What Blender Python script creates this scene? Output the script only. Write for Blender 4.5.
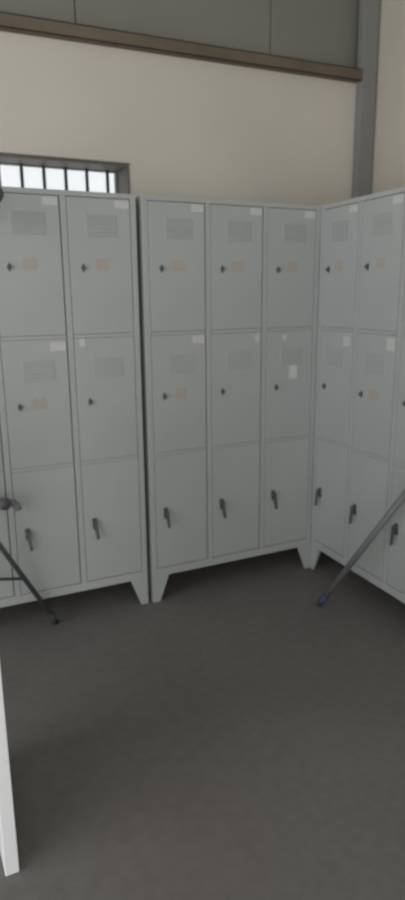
import bpy, bmesh, math, random
from mathutils import Vector, Matrix

# ------------------------------------------------------------------ scene, camera, light
for o in list(bpy.data.objects):
    bpy.data.objects.remove(o)
scene = bpy.context.scene
COL = scene.collection

cam_data = bpy.data.cameras.new('camera')
cam_data.sensor_fit = 'VERTICAL'
cam_data.sensor_height = 36.0
cam_data.lens = 25.586
cam_data.clip_start = 0.05
cam = bpy.data.objects.new('camera', cam_data)
COL.objects.link(cam)
CAM_LOC = Vector((-0.9866, -2.5822, 1.396))
YAW, PITCH, ROLL = math.radians(25.82), math.radians(13.49), math.radians(-0.56)
fw = Vector((math.sin(YAW) * math.cos(PITCH), math.cos(YAW) * math.cos(PITCH), -math.sin(PITCH)))
rt = Vector((math.cos(YAW), -math.sin(YAW), 0))
up = rt.cross(fw)
rt2 = math.cos(ROLL) * rt + math.sin(ROLL) * up
up2 = -math.sin(ROLL) * rt + math.cos(ROLL) * up
m = Matrix((rt2, up2, -fw)).transposed().to_4x4()
m.translation = CAM_LOC
cam.matrix_world = m
scene.camera = cam

scene.view_settings.view_transform = 'Standard'
scene.view_settings.look = 'None'
scene.view_settings.gamma = 1.0
scene.view_settings.use_curve_mapping = False
scene.view_settings.exposure = 0.0

world = bpy.data.worlds.new('overcast_sky')
scene.world = world
world.use_nodes = True
bg = world.node_tree.nodes['Background']
bg.inputs['Color'].default_value = (0.96, 0.98, 1.0, 1)
bg.inputs['Strength'].default_value = 1.12


def area(name, loc, target, sx, sy, energy, color):
    ld = bpy.data.lights.new(name, 'AREA')
    ld.shape = 'RECTANGLE'
    ld.size, ld.size_y = sx, sy
    ld.energy = energy
    ld.color = color
    o = bpy.data.objects.new(name, ld)
    COL.objects.link(o)
    o.location = loc
    d = Vector(target) - Vector(loc)
    o.rotation_euler = d.to_track_quat('-Z', 'Y').to_euler()
    return o


# daylight through the wide doorway to the left and a rear doorway
cam_data.dof.use_dof = True
cam_data.dof.focus_distance = 0.9
cam_data.dof.aperture_fstop = 5.0

area('side_door_daylight', (-3.82, -2.6, 1.55), (0, -2.5, 1.5), 4.0, 2.7, 80, (0.94, 0.98, 1.0))
area('rear_door_daylight', (-1.45, -5.1, 1.6), (-1.45, 0, 1.6), 2.5, 2.5, 29, (1.0, 0.995, 0.97))


# ------------------------------------------------------------------ materials
def new_mat(name):
    mt = bpy.data.materials.new(name)
    mt.use_nodes = True
    return mt, mt.node_tree.nodes, mt.node_tree.links, mt.node_tree.nodes['Principled BSDF']


def paint(name, color, rough=0.5, metal=0.0, scale=6.0, var=0.06, bump=0.0, bump_scale=80.0, spec=0.5):
    """plain paint with a faint mottling of its own colour"""
    mt, n, l, b = new_mat(name)
    tc = n.new('ShaderNodeTexCoord')
    ns = n.new('ShaderNodeTexNoise')
    ns.inputs['Scale'].default_value = scale
    ns.inputs['Detail'].default_value = 5
    l.new(tc.outputs['Object'], ns.inputs['Vector'])
    rp = n.new('ShaderNodeValToRGB')
    rp.color_ramp.elements[0].position = 0.3
    rp.color_ramp.elements[1].position = 0.7
    rp.color_ramp.elements[0].color = tuple(c * (1 - var) for c in color) + (1,)
    rp.color_ramp.elements[1].color = tuple(min(1, c * (1 + var)) for c in color) + (1,)
    l.new(ns.outputs['Fac'], rp.inputs['Fac'])
    l.new(rp.outputs['Color'], b.inputs['Base Color'])
    b.inputs['Roughness'].default_value = rough
    b.inputs['Metallic'].default_value = metal
    b.inputs['Specular IOR Level'].default_value = spec
    if bump:
        n2 = n.new('ShaderNodeTexNoise')
        n2.inputs['Scale'].default_value = bump_scale
        n2.inputs['Detail'].default_value = 4
        l.new(tc.outputs['Object'], n2.inputs['Vector'])
        bp = n.new('ShaderNodeBump')
        bp.inputs['Strength'].default_value = bump
        bp.inputs['Distance'].default_value = 0.004
        l.new(n2.outputs['Fac'], bp.inputs['Height'])
        l.new(bp.outputs['Normal'], b.inputs['Normal'])
    return mt


M_LOCKER = paint('locker_grey_enamel', (0.405, 0.421, 0.410), 0.42, scale=3.0, var=0.04)
M_DOOR = paint('locker_door_enamel', (0.405, 0.421, 0.410), 0.40, scale=2.5, var=0.05)
M_GAP = paint('locker_inside_dark', (0.05, 0.055, 0.055), 0.8)
M_LATCH = paint('latch_dark_zinc', (0.105, 0.108, 0.108), 0.5, 0.35, scale=40)
M_LABEL = paint('label_card_white', (0.56, 0.56, 0.545), 0.5, scale=30, var=0.05)
M_TAG = paint('paper_tag_white', (0.60, 0.60, 0.57), 0.7, scale=30, var=0.08)
M_WALL = paint('cream_wall_paint', (0.66, 0.615, 0.545), 0.85, scale=1.6, var=0.04, bump=0.15)
M_WALL_R = paint('beige_wall_paint', (0.61, 0.56, 0.48), 0.85, scale=1.6, var=0.05, bump=0.15)
M_CLAD = paint('grey_cladding', (0.24, 0.235, 0.205), 0.6, scale=1.2, var=0.06)
M_BEAM = paint('brown_primer_steel', (0.165, 0.13, 0.092), 0.65, scale=5, var=0.15)
M_COLUMN = paint('slate_grey_steel', (0.26, 0.255, 0.245), 0.6, scale=3, var=0.06)
M_FRAME = paint('window_frame_grey', (0.15, 0.145, 0.13), 0.6)
M_BAR = paint('window_bar_dark', (0.05, 0.05, 0.05), 0.6)
M_CEIL = paint('ceiling_grey', (0.35, 0.35, 0.34), 0.8)
M_PANEL = paint('white_gloss_panel', (0.86, 0.86, 0.87), 0.4, scale=4, var=0.02)
M_STAND = paint('stand_dark_metal', (0.105, 0.108, 0.112), 0.55, 0.1, scale=30)
M_KNOB = paint('stand_grey_plastic', (0.24, 0.24, 0.27), 0.35, scale=30)
M_RUBBER = paint('dark_rubber', (0.06, 0.06, 0.062), 0.9, scale=30, spec=0.2)
M_POLE = paint('pole_grey_metal', (0.17, 0.175, 0.175), 0.55, 0.1, scale=30)
M_TIP = paint('blue_rubber', (0.055, 0.06, 0.115), 0.85, scale=30)


def floor_mat():
    mt, n, l, b = new_mat('dark_concrete')
    tc = n.new('ShaderNodeTexCoord')
    n1 = n.new('ShaderNodeTexNoise'); n1.inputs['Scale'].default_value = 1.7; n1.inputs['Detail'].default_value = 6
    n2 = n.new('ShaderNodeTexNoise'); n2.inputs['Scale'].default_value = 26; n2.inputs['Detail'].default_value = 6
    for q in (n1, n2):
        l.new(tc.outputs['Object'], q.inputs['Vector'])
    r1 = n.new('ShaderNodeValToRGB')
    r1.color_ramp.elements[0].position = 0.25; r1.color_ramp.elements[0].color = (0.158, 0.150, 0.144, 1)
    r1.color_ramp.elements[1].position = 0.75; r1.color_ramp.elements[1].color = (0.192, 0.179, 0.167, 1)
    l.new(n1.outputs['Fac'], r1.inputs['Fac'])
    r2 = n.new('ShaderNodeValToRGB')
    r2.color_ramp.elements[0].position = 0.35; r2.color_ramp.elements[0].color = (0.93, 0.93, 0.93, 1)
    r2.color_ramp.elements[1].position = 0.68; r2.color_ramp.elements[1].color = (1.06, 1.06, 1.06, 1)
    l.new(n2.outputs['Fac'], r2.inputs['Fac'])
    mx = n.new('ShaderNodeMix'); mx.data_type = 'RGBA'; mx.blend_type = 'MULTIPLY'
    mx.inputs['Factor'].default_value = 1.0
    l.new(r1.outputs['Color'], mx.inputs['A']); l.new(r2.outputs['Color'], mx.inputs['B'])
    # a faint rusty stain on the slab in the foreground
    sep = n.new('ShaderNodeVectorMath'); sep.operation = 'DISTANCE'
    sep.inputs[1].default_value = (-0.42, -1.30, 0)
    l.new(tc.outputs['Object'], sep.inputs[0])
    mr = n.new('ShaderNodeMapRange')
    mr.inputs['From Min'].default_value = 0.05; mr.inputs['From Max'].default_value = 0.32
    mr.inputs['To Min'].default_value = 0.35; mr.inputs['To Max'].default_value = 0.0
    l.new(sep.outputs['Value'], mr.inputs['Value'])
    mlt = n.new('ShaderNodeMath'); mlt.operation = 'MULTIPLY'
    l.new(mr.outputs['Result'], mlt.inputs[0]); l.new(n2.outputs['Fac'], mlt.inputs[1])
    st = n.new('ShaderNodeMix'); st.data_type = 'RGBA'
    st.inputs['B'].default_value = (0.19, 0.115, 0.085, 1)
    l.new(mlt.outputs['Value'], st.inputs['Factor']); l.new(mx.outputs['Result'], st.inputs['A'])
    l.new(st.outputs['Result'], b.inputs['Base Color'])
    b.inputs['Roughness'].default_value = 0.75
    b.inputs['Specular IOR Level'].default_value = 0.3
    bp = n.new('ShaderNodeBump'); bp.inputs['Strength'].default_value = 0.08; bp.inputs['Distance'].default_value = 0.004
    l.new(n2.outputs['Fac'], bp.inputs['Height']); l.new(bp.outputs['Normal'], b.inputs['Normal'])
    return mt


M_FLOOR = floor_mat()


def sticker_mat():
    """faded orange number transfer, worn through to the grey paint"""
    mt, n, l, b = new_mat('faded_orange_transfer')
    tc = n.new('ShaderNodeTexCoord')
    ns = n.new('ShaderNodeTexNoise'); ns.inputs['Scale'].default_value = 55; ns.inputs['Detail'].default_value = 3
    l.new(tc.outputs['Object'], ns.inputs['Vector'])
    rp = n.new('ShaderNodeValToRGB')
    rp.color_ramp.elements[0].position = 0.35; rp.color_ramp.elements[0].color = (0.40, 0.40, 0.38, 1)
    rp.color_ramp.elements[1].position = 0.60; rp.color_ramp.elements[1].color = (0.45, 0.362, 0.285, 1)
    l.new(ns.outputs['Fac'], rp.inputs['Fac'])
    l.new(rp.outputs['Color'], b.inputs['Base Color'])
    b.inputs['Roughness'].default_value = 0.6
    return mt


M_STICK = sticker_mat()


def glass_mat():
    mt, n, l, b = new_mat('window_glass')
    out = n['Material Output']
    tr = n.new('ShaderNodeBsdfTransparent'); tr.inputs['Color'].default_value = (0.96, 0.97, 0.97, 1)
    gl = n.new('ShaderNodeBsdfGlossy'); gl.inputs['Roughness'].default_value = 0.02
    ms = n.new('ShaderNodeMixShader'); ms.inputs['Fac'].default_value = 0.06
    l.new(tr.outputs[0], ms.inputs[1]); l.new(gl.outputs[0], ms.inputs[2])
    l.new(ms.outputs[0], out.inputs['Surface'])
    return mt


M_GLASS = glass_mat()


# ------------------------------------------------------------------ mesh helpers
def bx(bm, x0, x1, y0, y1, z0, z1, bevel=0.0):
    r = bmesh.ops.create_cube(bm, size=1.0)
    vs = r['verts']
    for v in vs:
        v.co = Vector((x0 + (v.co.x + .5) * (x1 - x0), y0 + (v.co.y + .5) * (y1 - y0), z0 + (v.co.z + .5) * (z1 - z0)))
    if bevel:
        es = list({e for v in vs for e in v.link_edges})
        bmesh.ops.bevel(bm, geom=es, offset=bevel, segments=2, affect='EDGES', profile=0.5)
    return vs


def prism(bm, bot, top):
    """frustum between two matching rings of points"""
    a = [bm.verts.new(q) for q in bot]
    b = [bm.verts.new(q) for q in top]
    n = len(a)
    bm.faces.new(a[::-1]); bm.faces.new(b)
    for i in range(n):
        bm.faces.new((a[i], a[(i + 1) % n], b[(i + 1) % n], b[i]))


def tube(bm, p0, p1, r0, r1=None, seg=16):
    r1 = r0 if r1 is None else r1
    p0, p1 = Vector(p0), Vector(p1)
    d = (p1 - p0).normalized()
    a = d.orthogonal().normalized(); b = d.cross(a)
    ring = lambda c, r: [c + r * (math.cos(2 * math.pi * i / seg) * a + math.sin(2 * math.pi * i / seg) * b) for i in range(seg)]
    prism(bm, ring(p0, r0), ring(p1, r1))


def path_tube(bm, pts, r, seg=12):
    """round bar swept along a bent path"""
    pts = [Vector(q) for q in pts]
    rings = []
    for i, c in enumerate(pts):
        d = (pts[min(i + 1, len(pts) - 1)] - pts[max(i - 1, 0)]).normalized()
        a = Vector((1, 0, 0)) if abs(d.x) < .9 else Vector((0, 1, 0))
        a = (a - d * a.dot(d)).normalized(); b = d.cross(a)
        rings.append([bm.verts.new(c + r * (math.cos(2 * math.pi * k / seg) * a + math.sin(2 * math.pi * k / seg) * b)) for k in range(seg)])
    for i in range(len(rings) - 1):
        for k in range(seg):
            bm.faces.new((rings[i][k], rings[i][(k + 1) % seg], rings[i + 1][(k + 1) % seg], rings[i + 1][k]))
    bm.faces.new(rings[0][::-1]); bm.faces.new(rings[-1])


def lathe(bm, origin, axis, prof, seg=24):
    """prof: list of (distance along axis, radius)"""
    o = Vector(origin); d = Vector(axis).normalized()
    a = d.orthogonal().normalized(); b = d.cross(a)
    rings = [[bm.verts.new(o + d * t + r * (math.cos(2 * math.pi * k / seg) * a + math.sin(2 * math.pi * k / seg) * b)) for k in range(seg)] for t, r in prof]
    for i in range(len(rings) - 1):
        for k in range(seg):
            bm.faces.new((rings[i][k], rings[i][(k + 1) % seg], rings[i + 1][(k + 1) % seg], rings[i + 1][k]))
    bm.faces.new(rings[0][::-1]); bm.faces.new(rings[-1])


def obj(name, bm, mat, parent=None, smooth=False):
    bmesh.ops.recalc_face_normals(bm, faces=bm.faces)
    me = bpy.data.meshes.new(name)
    bm.to_mesh(me); bm.free()
    me.materials.append(mat)
    if smooth:
        for f in me.polygons:
            f.use_smooth = True
    o = bpy.data.objects.new(name, me)
    COL.objects.link(o)
    if parent:
        o.parent = parent
    return o


def thing(name, label, cat, loc=(0, 0, 0), rotz=0.0, group=None):
    o = bpy.data.objects.new(name, None)
    COL.objects.link(o)
    o.location = loc; o.rotation_euler = (0, 0, rotz)
    o['label'] = label; o['category'] = cat
    if group:
        o['group'] = group
    return o


def tag(o, label, cat, group=None):
    o['label'] = label; o['category'] = cat
    if group:
        o['group'] = group
    return o


def struct(name, bm, mat, parent=None):
    o = obj(name, bm, mat, parent)
    if parent is None:
        o['kind'] = 'structure'
    return o


B = bmesh.new

# ------------------------------------------------------------------ the room
XL, XR, YB, YR, ZC = -3.6, 1.604, 0.55, -5.0, 3.7
WALL_T = 0.17
WX0, WX1, WZ0, WZ1 = -1.35, 0.145, 1.40, 2.010     # window opening
BEAM_Z = 2.505

b = B(); bx(b, XL - .2, XR + .2, YR - 1.5, YB + .3, -0.12, 0.0); struct('floor', b, M_FLOOR)
b = B(); bx(b, XL - .2, XR + .2, YR - .2, YB + .3, ZC, ZC + .1)
struct('ceiling', b, M_CEIL)

# back wall: masonry up to the steel beam, with the window opening left free
b = B()
y0, y1 = YB, YB + WALL_T
bx(b, XL - .2, WX0, y0, y1, 0, 2.54)
bx(b, WX1, XR + .2, y0, y1, 0, 2.54)
bx(b, WX0, WX1, y0, y1, 0, WZ0)
bx(b, WX0, WX1, y0, y1, WZ1, 2.54)
struct('wall_back', b, M_WALL)
# cladding sheets above the beam
b = B()
x = -4.18
edges = [XL - .2, -3.155, -2.125, -1.095, -0.068, 0.958, XR + .2]
for i in range(len(edges) - 1):
    bx(b, edges[i] + .003, edges[i + 1] - .003, YB + .035, YB + .05, 2.535, ZC, 0.002)
bx(b, XL - .2, XR + .2, YB + .052, YB + .07, 2.535, ZC)
struct('wall_back_upper', b, M_CLAD)

b = B(); bx(b, XR, XR + .2, YR - .2, YB + .2, 0, ZC); struct('wall_right', b, M_WALL_R)
# left wall with its wide doorway, daylight beyond
b = B()
bx(b, XL - .2, XL, YR - .2, -4.65, 0, ZC)
bx(b, XL - .2, XL, -0.5, YB, 0, ZC)
bx(b, XL - .2, XL, -4.65, -0.5, 3.0, ZC)
struct('wall_left', b, M_WALL)
# wall behind the camera with its doorway
b = B()
bx(b, XL, -2.75, YR - .2, YR, 0, ZC)
bx(b, -0.15, XR, YR - .2, YR, 0, ZC)
bx(b, -2.75, -0.15, YR - .2, YR, 2.9, ZC)
struct('wall_front', b, M_WALL)

# window: frame, pane and bars
b = B()
fy0, fy1 = YB + .135, YB + .165
bx(b, WX0, WX0 + .02, fy0, fy1, WZ0, WZ1)
bx(b, WX1 - .016, WX1, fy0, fy1, WZ0, WZ1)
bx(b, WX0 + .02, WX1 - .016, fy0, fy1, WZ1 - .008, WZ1)
bx(b, WX0 + .02, WX1 - .016, fy0, fy1, WZ0, WZ0 + .02)
# dark steel lining of the reveal and its lip on the wall face
bx(b, WX1 - .006, WX1 + .004, YB - .006, fy0, WZ0, WZ1 + .006)
bx(b, WX0, WX1 - .006, YB - .006, fy0, WZ1 - .004, WZ1 + .006)
bx(b, WX0 - .02, WX1 + .006, YB - .012, YB, WZ1 + .004, WZ1 + .012, .002)
win = struct('window_1', b, M_FRAME)
b = B(); bx(b, WX0 + .02, WX1 - .016, YB + .152, YB + .156, WZ0 + .02, WZ1 - .008)
obj('pane', b, M_GLASS, win)
for i in range(14):
    xb = 0.081 - 0.1045 * i
    if xb < WX0 + .03:
        break
    b = B(); tube(b, (xb, YB + .125, WZ0), (xb, YB + .125, WZ1), 0.0085, seg=10)
    obj('bar', b, M_BAR, win)

# steel beam across the back wall (cold-rolled channel) and the column in the corner
def zb(x):
    return BEAM_Z + (x + .41) * 0.0135
b = B()
xa, xe = XL, 1.495
for (ya, yb_, za, zb_) in ((YB - .05, YB - .046, 0, .056), (YB - .05, YB, .052, .056), (YB - .05, YB, 0, .004)):
    prism(b, [(xa, ya, zb(xa) + za), (xa, yb_, zb(xa) + za), (xa, yb_, zb(xa) + zb_), (xa, ya, zb(xa) + zb_)],
             [(xe, ya, zb(xe) + za), (xe, yb_, zb(xe) + za), (xe, yb_, zb(xe) + zb_), (xe, ya, zb(xe) + zb_)])
tag(obj('steel_beam', b, M_BEAM), 'long brown steel beam across the back wall below the grey cladding', 'beam')

b = B()
bx(b, 1.490, 1.592, YB - .050, YB - .001, 0, ZC, .004)      # box section
bx(b, 1.480, 1.602, YB - .062, YB - .001, 0, .012, .002)    # base plate
tag(obj('steel_column', b, M_COLUMN), 'slate grey upright steel column in the corner behind the right-hand lockers', 'column')

# ------------------------------------------------------------------ lockers
LW, LD, LH = 0.8853, 0.50, 1.80
MARG, DW, DG = 0.0259, 0.2576, 0.0303
ROWS = [(1.2505, 1.778), (0.7185, 1.2355), (0.168, 0.7035)]    # door bottoms and tops
BASE = 0.127


def door_mesh(w, h):
    """door with turned edges, origin at its lower left front corner"""
    b = B()
    bx(b, 0, w, 0, 0.016, 0, h, 0.0025)
    return b


def latch_mesh():
    b = B()
    # little diamond-shaped lock plate with a turning barrel and a key slot bar
    prism(b, [(-.011, 0, 0), (0, 0, -.020), (.011, 0, 0), (0, 0, .020)],
             [(-.010, -.004, 0), (0, -.004, -.018), (.010, -.004, 0), (0, -.004, .018)])
    lathe(b, (0, -.003, 0), (0, -1, 0), [(0, .009), (.008, .009), (.011, .007)], 14)
    bx(b, -.0025, .0025, -.018, -.013, -.009, .009, .001)
    return b


def handle_mesh():
    b = B()
    # hasp plate, with a lever that hangs and stands off at its lower end
    bx(b, -.012, .012, -.004, 0, -.010, .048, .002)
    lathe(b, (0, -.003, .028), (0, -1, 0), [(0, .012), (.014, .012), (.018, .008)], 14)
    prism(b, [(-.010, -.014, .036), (.010, -.014, .036), (.010, -.022, .036), (-.010, -.022, .036)][::-1],
             [(-.005, -.030, -.048), (.007, -.030, -.048), (.007, -.037, -.048), (-.005, -.037, -.048)][::-1])
    lathe(b, (.001, -.029, -.048), (0, -1, 0), [(0, .008), (.008, .008), (.010, .006)], 12)
    return b


def vent_mesh():
    """pressed louvres, one above the other"""
    b = B()
    for k in range(6):
        z = .006 + k * .0145
        prism(b, [(0, 0, z), (.128, 0, z), (.128, 0, z + .010), (0, 0, z + .010)],
                 [(.003, -.0042, z), (.125, -.0042, z), (.125, -.0005, z + .010), (.003, -.0005, z + .010)])
    return b


def plate_mesh(w, h):
    b = B(); bx(b, 0, w, -.0022, 0, 0, h, .0008); return b


def sticker_mesh():
    """two worn number-sized transfers side by side"""
    b = B()
    for x0 in (0, .029):
        w, h, c = .0275, .048, .008
        ring = [(c, 0), (w - c, 0), (w, c), (w, h - c), (w - c, h), (c, h), (0, h - c), (0, c)]
        prism(b, [(x0 + px, 0, pz) for px, pz in ring], [(x0 + px, -.0008, pz) for px, pz in ring])
    return b


def finish(bm, name, mat):
    bmesh.ops.recalc_face_normals(bm, faces=bm.faces)
    me = bpy.data.meshes.new(name); bm.to_mesh(me); bm.free(); me.materials.append(mat)
    return me


DOOR_ME = [finish(door_mesh(DW, t - z), 'door', M_DOOR) for z, t in ROWS]
LATCH_ME = finish(latch_mesh(), 'latch', M_LATCH)
HANDLE_ME = finish(handle_mesh(), 'handle', M_LATCH)
VENT_ME = finish(vent_mesh(), 'vent', M_DOOR)
STICK_ME = finish(sticker_mesh(), 'number_transfer', M_STICK)


def inst(name, me, parent, loc, rot=(0, 0, 0)):
    o = bpy.data.objects.new(name, me); COL.objects.link(o)
    o.parent = parent; o.location = loc; o.rotation_euler = rot
    return o


def locker(label, loc, rotz, stickers, labels):
    """x along the front, y into the depth, z up; origin at the left front floor corner"""
    root = thing('locker_bank', label, 'locker', loc, rotz, 'three-column grey lockers')
    b = B()
    bx(b, 0, LW, 0.018, LD, BASE, LH, .003)                      # carcass
    bx(b, 0, MARG - .002, 0, .020, BASE, LH, .0015)              # outer stiles
    bx(b, LW - MARG + .002, LW, 0, .020, BASE, LH, .0015)
    for i in (0, 1):
        xs = MARG + DW + i * (DW + DG)
        bx(b, xs + .0045, xs + DG - .002, 0, .020, ROWS[2][0] - .003, LH - .020, .0015)
    bx(b, MARG - .002, LW - MARG + .002, .0, .020, LH - .020, LH, .0015)         # top rail
    bx(b, MARG - .002, LW - MARG + .002, .0, .020, BASE, ROWS[2][0] - .003, .0015)   # bottom rail
    for z0, z1 in ((ROWS[1][1], ROWS[0][0]), (ROWS[2][1], ROWS[1][1 - 1])):      # rails between the doors
        for i in range(3):
            xs = MARG + i * (DW + DG)
            bx(b, xs, xs + DW, .0015, .020, z0 + .0008, z1 - .0008, .0007)
    obj('body', b, M_LOCKER, root)
    # pressed feet tapering towards the floor
    for sx_ in (0, 1):
        for sy_ in (0, 1):
            X = lambda v: v if sx_ == 0 else LW - v
            Y = lambda v: v if sy_ == 0 else LD - v
            b = B()
            # two plates folded round the corner
            prism(b, [(X(0), Y(0), 0), (X(.034), Y(0), 0), (X(.034), Y(.004), 0), (X(0), Y(.004), 0)],
                     [(X(0), Y(0), BASE), (X(.082), Y(0), BASE), (X(.082), Y(.004), BASE), (X(0), Y(.004), BASE)])
            prism(b, [(X(0), Y(.004), 0), (X(.004), Y(.004), 0), (X(.004), Y(.034), 0), (X(0), Y(.034), 0)],
                     [(X(0), Y(.004), BASE), (X(.004), Y(.004), BASE), (X(.004), Y(.082), BASE), (X(0), Y(.082), BASE)])
            obj('leg', b, M_LOCKER, root)
    for i in range(3):
        x0 = MARG + i * (DW + DG)
        for r, (z0, z1) in enumerate(ROWS):
            d = inst('door', DOOR_ME[r], root, (x0, 0, z0))
            if r < 2:
                inst('latch', LATCH_ME, d, (.054, 0, (1.512 if r == 0 else .971) - z0)).scale = (.88, .88, .88)
                inst('vent', VENT_ME, d, (.074, 0, (1.628 if r == 0 else 1.066) - z0))
            else:
                inst('handle', HANDLE_ME, d, (.048, 0, .417 - z0), (0, math.radians(-4), 0)).scale = (.88, .85, .88)
            if (i, r) in stickers:
                inst('number_transfer', STICK_ME, d, (.105, 0, (1.500 if r == 0 else .955) - z0))
            for (li, lr, lx, lz, lw, lh, kind) in labels:
                if (li, lr) == (i, r):
                    o = obj('label_card' if kind == 'card' else 'paper_tag', plate_mesh(lw, lh), M_LABEL if kind == 'card' else M_TAG, d)
                    o.location = (lx, 0, lz - z0)
    return root


card = [(i, 0, .194, 1.742, .058, .030, 'card') for i in range(3)]
all_top = {(0, 0), (1, 0), (2, 0)}
locker('pale grey steel locker bank on the left, below the barred window', (-0.0225 - LW * math.cos(math.radians(.6)), 0.009 + LW * math.sin(math.radians(.6)), 0),
       math.radians(-0.6), all_top | {(0, 1), (1, 1)},
       card + [(0, 1, .19, 1.188, .062, .036, 'card'), (1, 1, .19, 1.188, .062, .036, 'card'), (2, 1, .022, 1.200, .024, .034, 'card')])
locker('pale grey locker bank in the middle, a small white paper tag on one door', (0, 0, 0), 0.0, all_top | {(0, 1)},
       card + [(0, 1, .192, 1.194, .058, .036, 'card'), (1, 1, .224, 1.188, .022, .040, 'card'),
               (2, 1, .128, 1.008, .044, .068, 'tag'), (2, 1, .088, 1.190, .02, .03, 'card')])
locker('pale grey steel locker bank at right angles along the right wall', (0.8867, 0.0009, 0), -math.pi / 2 + math.radians(-2.72), all_top | {(1, 1)},
       card + [(0, 1, .19, 1.172, .050, .042, 'card'), (1, 1, .205, 1.172, .050, .052, 'card')])

# ------------------------------------------------------------------ white panel in the left foreground
b = B()
bx(b, -0.871, -0.836, -1.198, -0.76, 0.0, 1.20, .003)
tag(obj('panel', b, M_PANEL), 'white upright panel standing edge-on at the lower left edge of the picture', 'panel')

# ------------------------------------------------------------------ tripod stand at the left edge
PX, PY = -1.0, -0.2
FX, FY = -0.4558, 0.012
LEG = math.hypot(FX - PX, FY - PY)
TURN = math.atan2(FY - PY, FX - PX)
st = thing('tripod_stand', 'dark metal tripod stand before the left lockers, one splayed leg showing', 'tripod stand', (PX, PY, 0), TURN)
b = B(); tube(b, (0, 0, .36), (0, 0, 1.70), .013); obj('pole', b, M_STAND, st, True)
b = B()
lathe(b, (0, 0, 1.01), (0, 0, 1), [(0, .018), (.004, .024), (.07, .024), (.075, .018)])
obj('collar', b, M_STAND, st, True)
# arm from the pole, with a thick grip and a turning knob at its end
b = B()
path_tube(b, [(.012, 0, .68), (.20, 0, .66), (.33, 0, .625), (.40, 0, .60)], .011)
obj('arm', b, M_STAND, st, True)
b = B()
path_tube(b, [(.315, 0, .638), (.36, 0, .622), (.40, 0, .605), (.425, 0, .597), (.440, 0, .580), (.442, 0, .566)], .0155)
gp = obj('grip', b, M_KNOB, st, True)
b = B()
lathe(b, (.372, -.012, .612), (0, -1, 0), [(0, .020), (.012, .026), (.020, .025), (.026, .012)], 16)
obj('knob', b, M_STAND, gp, True)
b = B(); lathe(b, (0, 0, .385), (0, 0, 1), [(0, .020), (.03, .020)]); obj('brace_ring', b, M_STAND, st, True)
for ang in (0, 120, 240):
    rot = Matrix.Rotation(math.radians(ang), 3, 'Z')
    pts = [rot @ Vector((.02, 0, 1.03)), rot @ Vector((LEG, 0, .012))]
    b = B(); tube(b, pts[0], pts[1], .0105)
    lg = obj('leg', b, M_STAND, st, True)
    dr = (pts[0] - pts[1]).normalized()
    b = B(); tube(b, pts[1] - Vector((0, 0, .010)) + dr * .002, pts[1] + dr * .05, .013, .0135); obj('foot_cap', b, M_RUBBER, lg, True)
    b = B(); tube(b, rot @ Vector((.018, 0, .40)), pts[1].lerp(pts[0], .245), .006, seg=10); obj('brace', b, M_STAND, st, True)
# rounded head, only its right end reaches into the picture
ax = Matrix.Rotation(-TURN, 3, 'Z') @ Vector((1, 0, 0))
b = B()
lathe(b, ax * -.20 + Vector((0, 0, 1.742)), ax, [(0, .02), (.01, .034), (.50, .034), (.59, .034), (.612, .026), (.622, .010)], 20)
obj('head', b, M_STAND, st, True)

# ------------------------------------------------------------------ pole leaning on the right-hand lockers
p0 = Vector((0.664, -0.386, 0.0)); d = Vector((.136, -.348, .603))
pl = thing('pole', 'plain grey metal pole leaning against the right-hand lockers with a blue end on the floor', 'pole', p0)
b = B()
tube(b, d * .06 + Vector((0, 0, .012)), d * 1.20 + Vector((0, 0, .012)), .0135)
obj('shaft', b, M_POLE, pl, True)
b = B()
tube(b, Vector((0, 0, .014)), d * .09 + Vector((0, 0, .013)), .0150, .0165)
t = obj('end_cap', b, M_TIP, pl, True); t['label'] = 'blue rubber end cap'
